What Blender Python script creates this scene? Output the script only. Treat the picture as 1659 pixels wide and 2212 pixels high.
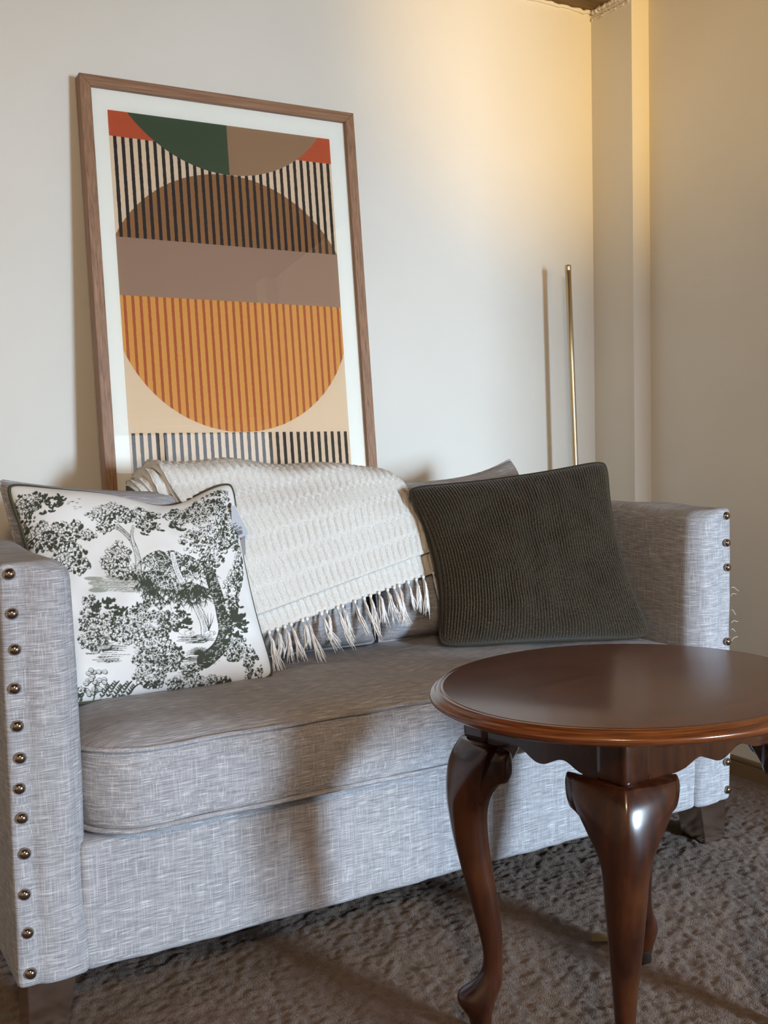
import bpy, math, random
import numpy as np
from mathutils import Vector, Matrix
from math import sin, cos, pi, radians

# ------------------------------------------------------------------ clear
for o in list(bpy.data.objects):
    bpy.data.objects.remove(o, do_unlink=True)
SC = bpy.context.scene
COL = SC.collection

# ------------------------------------------------------------------ camera
FPX, PIT, ROL, YAW, HC = 2307.9, .0697, -.0238, .525, .88
F0 = Vector((sin(YAW), cos(YAW), 0)); R0 = Vector((cos(YAW), -sin(YAW), 0)); U0 = Vector((0, 0, 1))
FW = F0 * cos(PIT) - U0 * sin(PIT); UP = U0 * cos(PIT) + F0 * sin(PIT)
RT = R0 * cos(ROL) + UP * sin(ROL); UP = UP * cos(ROL) - R0 * sin(ROL)
cd = bpy.data.cameras.new('camera'); cam = bpy.data.objects.new('camera', cd); COL.objects.link(cam)
cd.sensor_fit = 'HORIZONTAL'; cd.sensor_width = 36.0; cd.lens = FPX / 1659 * 36.0
cd.clip_start = .05; cd.clip_end = 60
cam.matrix_world = Matrix(((RT.x, UP.x, -FW.x, 0), (RT.y, UP.y, -FW.y, 0), (RT.z, UP.z, -FW.z, HC), (0, 0, 0, 1)))
SC.camera = cam

# ------------------------------------------------------------------ world, lights, exposure
W = bpy.data.worlds.new('World'); SC.world = W; W.use_nodes = True
bg = W.node_tree.nodes['Background']; bg.inputs[0].default_value = (.80, .88, 1.0, 1); bg.inputs[1].default_value = 2.2
SC.view_settings.view_transform = 'Standard'; SC.view_settings.look = 'None'
SC.view_settings.gamma = 1.0; SC.view_settings.use_curve_mapping = False
SC.view_settings.exposure = 0.32
SC.cycles.use_denoising = True
SC.cycles.max_bounces = 5; SC.cycles.diffuse_bounces = 3; SC.cycles.glossy_bounces = 3
SC.cycles.use_adaptive_sampling = True; SC.cycles.adaptive_threshold = .1; SC.cycles.adaptive_min_samples = 16

def area(name, loc, target, sx, sy, power, col):
    l = bpy.data.lights.new(name, 'AREA'); l.shape = 'RECTANGLE'; l.size = sx; l.size_y = sy; l.energy = power; l.color = col
    o = bpy.data.objects.new(name, l); COL.objects.link(o); o.location = loc
    o.rotation_euler = (Vector(target) - Vector(loc)).to_track_quat('-Z', 'Y').to_euler()
    return o
# daylight standing in the window opening of the front wall
wd = area('window_daylight', (2.28, -3.32, .98), (2.10, 2, -1.2), .66, 1.05, 92, (.61, .80, 1.0)); wd.data.spread = radians(84)
# warm shaded lamp on the near side of the room, shining up into the far corner
sl = bpy.data.lights.new('warm_lamp', 'SPOT'); sl.energy = 205; sl.color = (1.0, .62, .14)
sl.spot_size = radians(27); sl.spot_blend = 1.0; sl.shadow_soft_size = .09
so = bpy.data.objects.new('warm_lamp', sl); COL.objects.link(so); so.location = (1.55, -.9, 1.45)
so.rotation_euler = (Vector((1.93, 2.33, 1.98)) - so.location).to_track_quat('-Z', 'Y').to_euler()
# added warm fill light without a fixture, high up behind the camera
cl = bpy.data.lights.new('warm_fill', 'POINT'); cl.energy = 64; cl.color = (1.0, .77, .54); cl.shadow_soft_size = .16
co = bpy.data.objects.new('warm_fill', cl); COL.objects.link(co); co.location = (-.2, -.7, 1.86)

rng = np.random.default_rng(7)
random.seed(5)

# ------------------------------------------------------------------ helpers
def lin(r, g, b):
    f = lambda c: (c / 255 / 12.92) if c / 255 <= .04045 else ((c / 255 + .055) / 1.055) ** 2.4
    return (f(r), f(g), f(b), 1)

class NT:
    def __init__(s, name, rough=.8, spec=.3):
        s.m = bpy.data.materials.new(name); s.m.use_nodes = True; s.t = s.m.node_tree
        s.b = s.t.nodes['Principled BSDF']; s.out = s.t.nodes['Material Output']
        s.b.inputs['Roughness'].default_value = rough; s.b.inputs['Specular IOR Level'].default_value = spec
    def n(s, ty, **k):
        x = s.t.nodes.new(ty)
        for a, v in k.items(): setattr(x, a, v)
        return x
    def put(s, sock, v):
        if v is None: return
        if isinstance(v, bpy.types.NodeSocket): s.t.links.new(v, sock)
        else: sock.default_value = v
    def m_(s, op, a, b=None, c=None, clamp=False):
        x = s.n('ShaderNodeMath', operation=op, use_clamp=clamp)
        s.put(x.inputs[0], a)
        if b is not None: s.put(x.inputs[1], b)
        if c is not None: s.put(x.inputs[2], c)
        return x.outputs[0]
    def mix(s, f, a, b, blend='MIX'):
        x = s.n('ShaderNodeMix', data_type='RGBA', blend_type=blend)
        s.put(x.inputs[0], f); s.put(x.inputs[6], a); s.put(x.inputs[7], b); return x.outputs[2]
    def coord(s, which='Object'):
        return s.n('ShaderNodeTexCoord').outputs[which]
    def sc(s, v, x, y, z):
        k = s.n('ShaderNodeVectorMath', operation='MULTIPLY'); s.put(k.inputs[0], v); k.inputs[1].default_value = (x, y, z); return k.outputs[0]
    def noise(s, v, scale=1, detail=2, rough=.5, out='Fac'):
        k = s.n('ShaderNodeTexNoise'); s.put(k.inputs['Vector'], v); k.inputs['Scale'].default_value = scale
        k.inputs['Detail'].default_value = detail; k.inputs['Roughness'].default_value = rough
        return k.outputs[out]
    def ramp(s, f, lo, hi, a=0., b=1.):
        k = s.n('ShaderNodeMapRange', clamp=True); s.put(k.inputs[0], f)
        k.inputs[1].default_value = lo; k.inputs[2].default_value = hi; k.inputs[3].default_value = a; k.inputs[4].default_value = b
        return k.outputs[0]
    def sep(s, v):
        k = s.n('ShaderNodeSeparateXYZ'); s.put(k.inputs[0], v); return k.outputs
    def bump(s, h, strength=.3, dist=.002):
        k = s.n('ShaderNodeBump'); k.inputs['Strength'].default_value = strength; k.inputs['Distance'].default_value = dist
        s.put(k.inputs['Height'], h); s.t.links.new(k.outputs[0], s.b.inputs['Normal'])
    def color(s, c): s.put(s.b.inputs['Base Color'], c)
    def rough(s, r): s.put(s.b.inputs['Roughness'], r)

def empty(name, loc, label, cat, group=None):
    e = bpy.data.objects.new(name, None); COL.objects.link(e); e.location = loc; e.empty_display_size = .05
    e['label'] = label; e['category'] = cat
    if group: e['group'] = group
    return e
def wloc(o):
    v = Vector((0, 0, 0))
    while o: v = v + o.location; o = o.parent
    return v
def mesh(name, V, Fc, mat, parent=None, smooth=True, uv=None, loc=None):
    V = np.asarray(V, float)
    base = np.array(wloc(parent)) if parent else np.zeros(3)
    if loc is not None: base = np.array(loc, float)
    me = bpy.data.meshes.new(name); me.from_pydata((V - base).tolist(), [], [tuple(int(i) for i in f) for f in Fc]); me.update()
    if smooth: me.polygons.foreach_set('use_smooth', [True] * len(me.polygons))
    if uv is not None:
        l = me.uv_layers.new(name='UVMap'); uv = np.asarray(uv, float)
        li = np.zeros(len(me.loops), dtype=np.int32); me.loops.foreach_get('vertex_index', li)
        l.data.foreach_set('uv', uv[li].astype(np.float32).ravel())
    if mat: me.materials.append(mat)
    o = bpy.data.objects.new(name, me); COL.objects.link(o)
    if parent: o.parent = parent
    if loc is not None:
        o.location = Vector(loc) - (wloc(parent) if parent else Vector((0, 0, 0)))
    return o
def struct(o): o['kind'] = 'structure'; return o
def boxVF(b):
    x0, x1, y0, y1, z0, z1 = b
    V = [(x, y, z) for x in (x0, x1) for y in (y0, y1) for z in (z0, z1)]
    Fc = [(0, 1, 3, 2), (4, 6, 7, 5), (0, 4, 5, 1), (2, 3, 7, 6), (0, 2, 6, 4), (1, 5, 7, 3)]
    return V, Fc
def join(*parts):
    V, Fc, n = [], [], 0
    for v, f in parts:
        v = list(map(tuple, v)); V += v; Fc += [tuple(i + n for i in q) for q in f]; n += len(v)
    return V, Fc
def gridF(nu, nv, closed_u=False):
    Fc = []
    for j in range(nv - 1):
        for i in range(nu if closed_u else nu - 1):
            i2 = (i + 1) % nu
            Fc.append((j * nu + i, j * nu + i2, (j + 1) * nu + i2, (j + 1) * nu + i))
    return Fc
def sstep(x, a, b):
    t = np.clip((x - a) / (b - a), 0, 1); return t * t * (3 - 2 * t)
class SN:     # smooth noise as a sum of random waves
    def __init__(s, seed, freq, n=14, dim=3):
        r = np.random.default_rng(seed); d = r.normal(size=(n, dim)); d /= np.linalg.norm(d, axis=1)[:, None]
        s.k = d * freq * r.uniform(.5, 1.5, (n, 1)) * 2 * pi; s.p = r.uniform(0, 2 * pi, n); s.n = n
    def __call__(s, P): return np.sin(np.asarray(P) @ s.k.T + s.p).sum(-1) / math.sqrt(s.n)
def rbox(b, r, n=(24, 24, 24), disp=None):
    lo = np.array([b[0], b[2], b[4]]); hi = np.array([b[1], b[3], b[5]])
    ax = [.5 - .5 * np.cos(np.linspace(0, pi, k + 1)) for k in n]
    idx = {}; P = []
    def vid(i, j, k):
        if (i, j, k) not in idx:
            idx[(i, j, k)] = len(P); P.append((ax[0][i], ax[1][j], ax[2][k]))
        return idx[(i, j, k)]
    Fc = []
    a, c, d = n
    for j in range(c):
        for k in range(d):
            Fc.append((vid(0, j, k), vid(0, j, k + 1), vid(0, j + 1, k + 1), vid(0, j + 1, k)))
            Fc.append((vid(a, j, k), vid(a, j + 1, k), vid(a, j + 1, k + 1), vid(a, j, k + 1)))
    for i in range(a):
        for k in range(d):
            Fc.append((vid(i, 0, k), vid(i + 1, 0, k), vid(i + 1, 0, k + 1), vid(i, 0, k + 1)))
            Fc.append((vid(i, c, k), vid(i, c, k + 1), vid(i + 1, c, k + 1), vid(i + 1, c, k)))
    for i in range(a):
        for j in range(c):
            Fc.append((vid(i, j, 0), vid(i, j + 1, 0), vid(i + 1, j + 1, 0), vid(i + 1, j, 0)))
            Fc.append((vid(i, j, d), vid(i + 1, j, d), vid(i + 1, j + 1, d), vid(i, j + 1, d)))
    P = lo + np.array(P) * (hi - lo)
    R = r(P)[:, None] if callable(r) else np.full((len(P), 1), r)
    q = np.clip(P, lo + R, hi - R); dd = P - q; L = np.linalg.norm(dd, axis=1)[:, None]
    P = q + dd / np.maximum(L, 1e-9) * R
    if disp is not None: P = disp(P)
    return P, Fc
def tube(pts, r, n=8, closed=False, caps=True):
    pts = np.asarray(pts, float); m = len(pts); rr = np.full(m, r) if np.isscalar(r) else np.asarray(r)
    T = np.roll(pts, -1, 0) - np.roll(pts, 1, 0)
    if not closed: T[0] = pts[1] - pts[0]; T[-1] = pts[-1] - pts[-2]
    T /= np.maximum(np.linalg.norm(T, axis=1), 1e-12)[:, None]
    ref = np.array([0, 0, 1.]) if abs(T[0][2]) < .9 else np.array([1., 0, 0])
    A = np.cross(T[0], ref); A /= np.linalg.norm(A); V = []
    for i in range(m):
        A = A - T[i] * (A @ T[i]); A /= np.linalg.norm(A); B = np.cross(T[i], A)
        for k in range(n):
            t = 2 * pi * k / n; V.append(pts[i] + rr[i] * (cos(t) * A + sin(t) * B))
    Fc = []
    for i in range(m if closed else m - 1):
        i2 = (i + 1) % m
        for k in range(n):
            k2 = (k + 1) % n; Fc.append((i * n + k, i * n + k2, i2 * n + k2, i2 * n + k))
    if not closed and caps:
        Fc.append(tuple(range(n - 1, -1, -1))); Fc.append(tuple((m - 1) * n + k for k in range(n)))
    return V, Fc
def catmull(pts, n):
    pts = np.asarray(pts, float); P = np.vstack([2 * pts[0] - pts[1], pts, 2 * pts[-1] - pts[-2]])
    out = []
    for t in np.linspace(0, len(pts) - 1, n):
        i = min(int(t), len(pts) - 2); f = t - i; a, b, c, d = P[i:i + 4]
        out.append(.5 * (2 * b + (c - a) * f + (2 * a - 5 * b + 4 * c - d) * f * f + (-a + 3 * b - 3 * c + d) * f ** 3))
    return np.array(out)
def loft(rings, cap=True):
    n = len(rings[0]); V = [tuple(p) for r in rings for p in r]; Fc = gridF(n, len(rings), True)
    if cap: Fc.append(tuple(range(n - 1, -1, -1))); Fc.append(tuple((len(rings) - 1) * n + k for k in range(n)))
    return V, Fc

# ------------------------------------------------------------------ materials
def mat_wall():
    k = NT('wall_paint', .55, .3); v = k.coord()
    n1 = k.noise(v, 2.2, 3); k.color(k.mix(k.ramp(n1, .3, .7), lin(224, 219, 208), lin(231, 226, 216)))
    k.bump(k.noise(v, 160, 2), .12, .001); return k.m
def mat_ceiling():
    k = NT('ceiling_board', .8, .2); v = k.sc(k.coord(), 3, 30, 3)
    k.color(k.mix(k.ramp(k.noise(v, 2, 4), .3, .7), lin(112, 92, 66), lin(140, 117, 86))); return k.m
def mat_plain(name, c, rough=.6, spec=.3, metal=0.):
    k = NT(name, rough, spec); k.color(c); k.b.inputs['Metallic'].default_value = metal; return k.m
def mat_carpet():
    k = NT('carpet', .95, .1); v = k.coord()
    a = k.noise(v, 60, 2, .6); b = k.noise(v, 7, 1); c = k.noise(v, 420, 1, .7)
    col = k.mix(k.ramp(a, .32, .68), lin(78, 60, 48), lin(106, 86, 71))
    col = k.mix(k.ramp(b, .35, .7, 0, .35), col, lin(98, 76, 64))
    col = k.mix(k.ramp(c, .3, .75, 0, .4), col, lin(142, 118, 99))
    k.color(col); k.bump(c, .6, .004)
    k.b.inputs['Sheen Weight'].default_value = .15
    return k.m
def mat_linen():
    k = NT('grey_linen', .85, .2); v = k.coord()
    nz = k.m_('ABSOLUTE', k.sep(k.n('ShaderNodeNewGeometry').outputs['Normal'])[2])
    fz = k.ramp(nz, .55, .8)
    w1 = k.noise(k.sc(v, 30, 30, 980), 1, 2, .65); w2 = k.noise(k.sc(v, 30, 980, 30), 1, 2, .65)
    weft = k.n('ShaderNodeMix'); k.put(weft.inputs[0], fz); k.put(weft.inputs[2], w1); k.put(weft.inputs[3], w2); weft = weft.outputs[0]
    warp = k.noise(k.sc(v, 820, 820, 22), 1, 1, .6)
    sla = k.noise(k.sc(v, 34, 34, 1100), 1, 0, .5); slb = k.noise(k.sc(v, 34, 1100, 34), 1, 0, .5)
    slm = k.n('ShaderNodeMix'); k.put(slm.inputs[0], fz); k.put(slm.inputs[2], sla); k.put(slm.inputs[3], slb); sl = slm.outputs[0]
    sl2 = k.m_('MULTIPLY', k.noise(k.sc(v, 800, 800, 20), 1, 0, .5), k.m_('SUBTRACT', 1.0, fz))
    h = k.m_('ADD', k.m_('MULTIPLY', weft, .74), k.m_('MULTIPLY', warp, .26))
    col = k.mix(k.ramp(h, .33, .67), lin(122, 120, 123), lin(184, 181, 183))
    col = k.mix(k.ramp(sl, .60, .72, 0, .55), col, lin(232, 228, 226))
    col = k.mix(k.ramp(sl2, .62, .74, 0, .35), col, lin(228, 224, 222))
    k.color(col)
    return k.m
def mat_wood_table():
    k = NT('mahogany', .22, .5); v = k.coord()
    g = k.noise(k.sc(v, 5, 70, 30), 1, 5, .6); big = k.noise(v, 9, 3)
    col = k.mix(k.ramp(g, .3, .72), lin(66, 27, 13), lin(98, 47, 23))
    col = k.mix(k.ramp(big, .5, .75, 0, .5), col, lin(104, 58, 28))
    k.color(col); k.rough(.2)
    k.b.inputs['Coat Weight'].default_value = .25; k.b.inputs['Coat Roughness'].default_value = .12
    return k.m
def mat_wood_rim():
    k = NT('mahogany_rim', .2, .5); v = k.coord()
    g = k.noise(k.sc(v, 10, 10, 420), 1, 4, .6)
    k.color(k.mix(k.ramp(g, .35, .65), lin(70, 33, 15), lin(124, 68, 32)))
    k.b.inputs['Coat Weight'].default_value = .35; k.b.inputs['Coat Roughness'].default_value = .1
    return k.m
def mat_wood_leg():
    k = NT('mahogany_leg', .24, .5); v = k.coord()
    g = k.noise(k.sc(v, 60, 60, 5), 1, 4, .6); big = k.noise(v, 11, 3)
    col = k.mix(k.ramp(g, .35, .7), lin(40, 17, 9), lin(66, 32, 15))
    col = k.mix(k.ramp(big, .5, .72, 0, .5), col, lin(86, 47, 21))
    k.color(col); k.b.inputs['Coat Weight'].default_value = .3; k.b.inputs['Coat Roughness'].default_value = .12
    return k.m
def mat_frame(vert):
    k = NT('walnut_frame_' + ('v' if vert else 'h'), .5, .35); v = k.coord()
    g = k.noise(k.sc(v, 260, 260, 7) if vert else k.sc(v, 7, 260, 260), 1, 5, .6)
    big = k.noise(v, 30, 3)
    col = k.mix(k.ramp(g, .3, .72), lin(120, 86, 62), lin(174, 133, 102))
    k.color(k.mix(k.ramp(big, .45, .8, 0, .4), col, lin(142, 110, 86))); k.bump(g, .2, .001); return k.m
def mat_art():
    k = NT('art_print', .7, .2); uv = k.coord('UV'); s = k.sep(uv)
    wob = k.m_('MULTIPLY', k.m_('SUBTRACT', k.noise(k.sc(uv, 1, 1, 1), 130, 2), .5), .0022)
    u = k.m_('ADD', s[0], wob)
    v = k.m_('ADD', k.m_('SUBTRACT', s[1], k.m_('MULTIPLY', k.m_('SUBTRACT', s[0], .06), .0095)), wob)
    gt = lambda a, b: k.m_('GREATER_THAN', a, b)
    lt = lambda a, b: k.m_('LESS_THAN', a, b)
    def disc(cx, cy, r):
        dx = k.m_('SUBTRACT', u, cx); dy = k.m_('SUBTRACT', v, cy)
        return lt(k.m_('SQRT', k.m_('ADD', k.m_('MULTIPLY', dx, dx), k.m_('MULTIPLY', dy, dy))), r)
    def stripe(off, pitch, w):
        return lt(k.m_('FRACT', k.m_('DIVIDE', k.m_('SUBTRACT', u, off), pitch)), w)
    BLK = lin(44, 38, 38)
    c = lin(226, 200, 168)                                           # cream ground
    up = k.m_('MULTIPLY', gt(v, .1215), lt(v, .337))
    c = k.mix(k.m_('MULTIPLY', up, disc(.322, .4785, .3015)), c, lin(150, 104, 62))
    s1 = stripe(.0672 - .0177 * 4, .01755, .43)
    s1 = k.m_('MULTIPLY', s1, k.m_('MULTIPLY', gt(u, .0665), lt(u, .585)))
    c = k.mix(k.m_('MULTIPLY', up, s1), c, BLK)
    c = k.mix(lt(v, .1215), c, lin(188, 86, 52))                     # red band
    hd = disc(.328, -.1125, .289)
    c = k.mix(hd, c, lin(66, 80, 56)); c = k.mix(k.m_('MULTIPLY', hd, gt(u, .328)), c, lin(156, 122, 92))
    c = k.mix(k.m_('MULTIPLY', gt(v, .337), lt(v, .462)), c, lin(158, 126, 103))
    low = k.m_('MULTIPLY', gt(v, .462), lt(v, .80))
    orange = k.mix(k.ramp(k.noise(uv, 900, 2), .35, .7), lin(206, 146, 68), lin(222, 164, 84))
    line = stripe(.0655 - .0177 * 4, .01765, .36)
    orange = k.mix(line, orange, k.mix(k.noise(uv, 800, 2), lin(160, 78, 46), lin(184, 98, 58)))
    c = k.mix(gt(v, .462), c, lin(222, 196, 164))
    c = k.mix(k.m_('MULTIPLY', low, disc(.322, .4715, .2845)), c, orange)
    s3 = k.m_('MULTIPLY', stripe(.0635 - .0176 * 4, .0176, .45), k.m_('MULTIPLY', gt(v, .7565), k.m_('MULTIPLY', gt(u, .063), lt(u, .5845))))
    c = k.mix(s3, c, BLK)
    k.color(c); return k.m
def mat_glass_pane():
    m = bpy.data.materials.new('picture_glass'); m.use_nodes = True; t = m.node_tree; t.nodes.clear()
    o = t.nodes.new('ShaderNodeOutputMaterial'); mx = t.nodes.new('ShaderNodeMixShader'); f = t.nodes.new('ShaderNodeFresnel'); f.inputs[0].default_value = 1.5
    a = t.nodes.new('ShaderNodeBsdfTransparent'); g = t.nodes.new('ShaderNodeBsdfGlossy'); g.inputs['Roughness'].default_value = .01
    t.links.new(f.outputs[0], mx.inputs[0]); t.links.new(a.outputs[0], mx.inputs[1]); t.links.new(g.outputs[0], mx.inputs[2]); t.links.new(mx.outputs[0], o.inputs[0])
    return m
def mat_toile():
    k = NT('toile_cotton', .85, .2)
    a = k.n('ShaderNodeAttribute', attribute_name='ink').outputs['Fac']; b = k.n('ShaderNodeAttribute', attribute_name='tone').outputs['Fac']
    uv = k.coord('UV'); th = k.noise(k.sc(uv, 420, 420, 1), 1, 2)
    c = k.mix(k.ramp(th, .3, .7), lin(226, 222, 218), lin(240, 237, 233))
    c = k.mix(b, c, lin(140, 146, 126)); c = k.mix(a, c, lin(66, 70, 58))
    k.color(c); k.bump(th, .1, .0006); return k.m
def mat_chenille():
    k = NT('olive_chenille', .95, .15); uv = k.coord('UV')
    n1 = k.noise(k.sc(uv, 230, 90, 1), 1, 3, .7); n2 = k.noise(k.sc(uv, 7, 7, 1), 1, 4, .6); n3 = k.noise(k.sc(uv, 60, 190, 1), 1, 3, .7)
    r = k.n('ShaderNodeAttribute', attribute_name='rib').outputs['Fac']
    c = k.mix(k.ramp(n1, .4, .66), lin(36, 27, 19), lin(92, 80, 60))
    c = k.mix(k.ramp(n3, .5, .7, 0, .65), c, lin(44, 32, 25))
    c = k.mix(k.ramp(n2, .42, .72, 0, .55), c, lin(50, 49, 36))
    c = k.mix(k.ramp(r, .05, .6, .95, 0), c, lin(24, 17, 12))
    k.color(c); k.b.inputs['Sheen Weight'].default_value = .18; k.b.inputs['Sheen Roughness'].default_value = .5
    k.bump(n1, .5, .002); return k.m
def mat_throw():
    k = NT('cream_cotton', .9, .15); v = k.coord()
    n1 = k.noise(v, 330, 3, .65); n2 = k.noise(v, 18, 2)
    c = k.mix(k.ramp(n1, .3, .7), lin(206, 200, 191), lin(232, 228, 221))
    k.color(k.mix(k.ramp(n2, .4, .7, 0, .3), c, lin(216, 210, 202))); k.bump(n1, .55, .0022)
    return k.m

M = dict(wall=mat_wall(), ceil=mat_ceiling(), carpet=mat_carpet(), linen=mat_linen(), top=mat_wood_table(), rim=mat_wood_rim(), leg=mat_wood_leg(),
         fv=mat_frame(True), fh=mat_frame(False), art=mat_art(), glass=mat_glass_pane(), toile=mat_toile(), chen=mat_chenille(), throw=mat_throw(),
         white=mat_plain('white_trim', lin(232, 226, 214), .5), base=mat_plain('baseboard_wood', lin(128, 106, 80), .5),
         mount=mat_plain('picture_mat_board', lin(240, 238, 228), .9), backing=mat_plain('picture_backing', lin(110, 88, 66), .8),
         chrome=mat_plain('mirror_steel', lin(206, 194, 184), .16, .5, 1.0), nail=mat_plain('nickel', lin(176, 166, 158), .12, .5, 1.0),
         brass=mat_plain('brass', lin(204, 188, 154), .42, .5, 1.0), black=mat_plain('print_black', lin(38, 36, 40), .6),
         red=mat_plain('print_red', lin(168, 70, 74), .6), tagw=mat_plain('tag_card', lin(178, 178, 184), .5), tagg=mat_plain('tag_grey', lin(138, 134, 134), .6),
         piping=mat_plain('green_piping', lin(74, 74, 58), .85), pipe2=mat_plain('olive_piping', lin(54, 48, 36), .9),
         scrap=mat_plain('paper_scrap_tan', lin(120, 98, 62), .8), felt=mat_plain('dark_pad', lin(36, 22, 16), .8),
         tassel=mat_plain('cotton_yarn', lin(240, 235, 230), .9), ply=mat_plain('dark_lining', lin(30, 28, 28), .9))

# ------------------------------------------------------------------ room
YW, XC, ZC, YC, XW = 2.331, 2.0495, 2.041, 2.172, 2.1107
XL, XR2, YF_ = -1.8, 4.2, -3.2
struct(mesh('wall_back', *boxVF((XL, XC, YW, YW + .12, 0, ZC + .1)), M['wall'], smooth=False))
struct(mesh('wall_corner', *boxVF((XC, XW + .12, YC, YW + .12, 0, ZC + .1)), M['wall'], smooth=False))
struct(mesh('wall_right', *boxVF((XW, XW + .12, -.02, YC, 0, ZC + .1)), M['wall'], smooth=False))
struct(mesh('wall_return', *boxVF((XW + .12, XR2, -.02, .10, 0, ZC + .1)), M['wall'], smooth=False))
struct(mesh('wall_far_right', *boxVF((XR2, XR2 + .12, YF_, .10, 0, ZC + .1)), M['wall'], smooth=False))
struct(mesh('wall_left', *boxVF((XL - .12, XL, YF_, YW + .12, 0, ZC + .1)), M['wall'], smooth=False))
wx0, wx1, wz0, wz1 = 1.65, 3.55, .35, 1.98
fw = join(boxVF((XL, wx0, YF_ - .12, YF_, 0, ZC + .1)), boxVF((wx1, XR2, YF_ - .12, YF_, 0, ZC + .1)),
          boxVF((wx0, wx1, YF_ - .12, YF_, 0, wz0)), boxVF((wx0, wx1, YF_ - .12, YF_, wz1, ZC + .1)))
struct(mesh('wall_front', *fw, M['wall'], smooth=False))
win = join(boxVF((wx0, wx0 + .05, YF_ - .10, YF_ - .05, wz0, wz1)), boxVF((wx1 - .05, wx1, YF_ - .10, YF_ - .05, wz0, wz1)),
           boxVF((wx0 + .05, wx1 - .05, YF_ - .10, YF_ - .05, wz0, wz0 + .05)), boxVF((wx0 + .05, wx1 - .05, YF_ - .10, YF_ - .05, wz1 - .05, wz1)),
           boxVF(((wx0 + wx1) / 2 - .025, (wx0 + wx1) / 2 + .025, YF_ - .10, YF_ - .05, wz0 + .05, wz1 - .05)))
struct(mesh('window_1', *win, M['white'], smooth=False))
struct(mesh('light_blocker', *boxVF((2.055, XW + .001, -.07, .03, 0, ZC - .001)), M['white'], smooth=False))  # unseen casing added at the wall end to keep daylight off the corner
struct(mesh('ceiling', *boxVF((XL - .12, XR2 + .12, YF_ - .12, YW + .12, ZC, ZC + .12)), M['ceil'], smooth=False))

# carpeted floor with real pile relief in the part one sees
gx = np.concatenate([np.linspace(XL, .12, 5), np.arange(.128, 2.10, .0043), np.linspace(2.12, XR2, 4)])
gy = np.concatenate([np.linspace(YF_, .70, 5), np.arange(.706, 2.20, .0043), np.linspace(2.21, YW, 3)])
GX, GY = np.meshgrid(gx, gy)
def lattice(seed, cell, X, Y):
    r = np.random.default_rng(seed); A = r.uniform(0, 1, (700, 700)); x = X / cell + 300; y = Y / cell + 300
    i = np.floor(x).astype(int) % 699; j = np.floor(y).astype(int) % 699; fx = x - np.floor(x); fy = y - np.floor(y)
    fx = fx * fx * (3 - 2 * fx); fy = fy * fy * (3 - 2 * fy)
    return (A[i, j] * (1 - fx) + A[i + 1, j] * fx) * (1 - fy) + (A[i, j + 1] * (1 - fx) + A[i + 1, j + 1] * fx) * fy
ca, sa = cos(.5), sin(.5); Xr = GX * ca + GY * sa; Yr = -GX * sa + GY * ca
hgt = .0034 * lattice(1, .0125, Xr * .8, Yr * 1.15) + .0025 * lattice(2, .04, Xr, Yr) + .0030 * lattice(3, .0062, Xr * .85, Yr)
fade = sstep(GX, .12, .2) * (1 - sstep(GX, 2.05, 2.1)) * sstep(GY, .7, .78) * (1 - sstep(GY, 2.1, 2.2))
GZ = (hgt - .0055) * fade
struct(mesh('floor', np.stack([GX.ravel(), GY.ravel(), GZ.ravel()], 1), gridF(len(gx), len(gy)), M['carpet']))

# baseboard along the right wall, a tall board with a slimmer cap in front
bb = struct(mesh('baseboard_right', *boxVF((XW - .014, XW - .0005, .0, YC - .002, .0, .036)), M['base'], smooth=False))
mesh('cap', *rbox((XW - .0105, XW - .0005, .0, YC - .002, .0365, .048), .003, (6, 4, 6)), M['base'], bb)
# painted caulk line under the ceiling
def bead(path, r0, seed):
    r = np.random.default_rng(seed); p = np.asarray(path, float); n = 60
    t = np.linspace(0, 1, n); P = p[0] + (p[1] - p[0]) * t[:, None]
    P[:, 2] += r.normal(0, .0018, n)
    return tube(P, r0 * r.uniform(.6, 1.4, n), 6)
struct(mesh('trim_1', *bead([(1.2, YW - .002, ZC - .004), (XC - .002, YW - .002, ZC - .004)], .0055, 3), M['white']))
struct(mesh('trim_2', *join(bead([(XC - .002, YW - .004, ZC - .005), (XC - .002, YC, ZC - .005)], .0065, 4), bead([(XC - .001, YW - .004, ZC - .024), (XC - .001, YC, ZC - .024)], .0035, 5)), M['white']))

# ------------------------------------------------------------------ sofa
YF = 1.575
sofa = empty('sofa', (1.018, 1.93, 0), 'light grey linen two-seat sofa with nailhead-studded arms and mirrored legs', 'sofa')
n_lo = SN(11, 4.5); n_hi = SN(12, 16)
def arm(name, x0, x1, outer):
    w = x1 - x0
    def r(P):
        t = (P[:, 0] - x0) / w
        if outer > 0: t = 1 - t
        rr = .009 + .024 * sstep(t, .2, .9)
        return .010 + (rr - .010) * sstep(P[:, 2], .10, .22)
    def disp(P):
        P = P.copy(); t = (P[:, 0] - x0) / w
        if outer > 0: t = 1 - t                       # 0 at the outer edge, 1 at the seat side
        fr = 1 - sstep(P[:, 1], YF, YF + .03)
        P[:, 1] += fr * (-.006 * np.sin(pi * np.clip((t - .22) / .78, 0, 1)) + .0035 * np.exp(-((t - .30) / .07) ** 2) + .0012 * np.sin(P[:, 2] * 150) * np.exp(-((t - .26) / .12) ** 2))
        P[:, 1] += fr * .0016 * n_hi(P)
        up = sstep(P[:, 2], .60, .70)
        P[:, 2] += up * (.0035 * n_lo(P) - .010 * sstep(P[:, 1], 1.62, 2.28) * 0)
        P[:, 0] += np.sign(outer) * -.006 * np.sin(pi * np.clip((P[:, 2] - .1) / .62, 0, 1)) * sstep(t, .6, 1) * (1 - fr)
        return P
    return mesh(name, *rbox((x0, x1, YF, 2.295, .087, .716), r, (26, 40, 60), disp), M['linen'], sofa)
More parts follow.
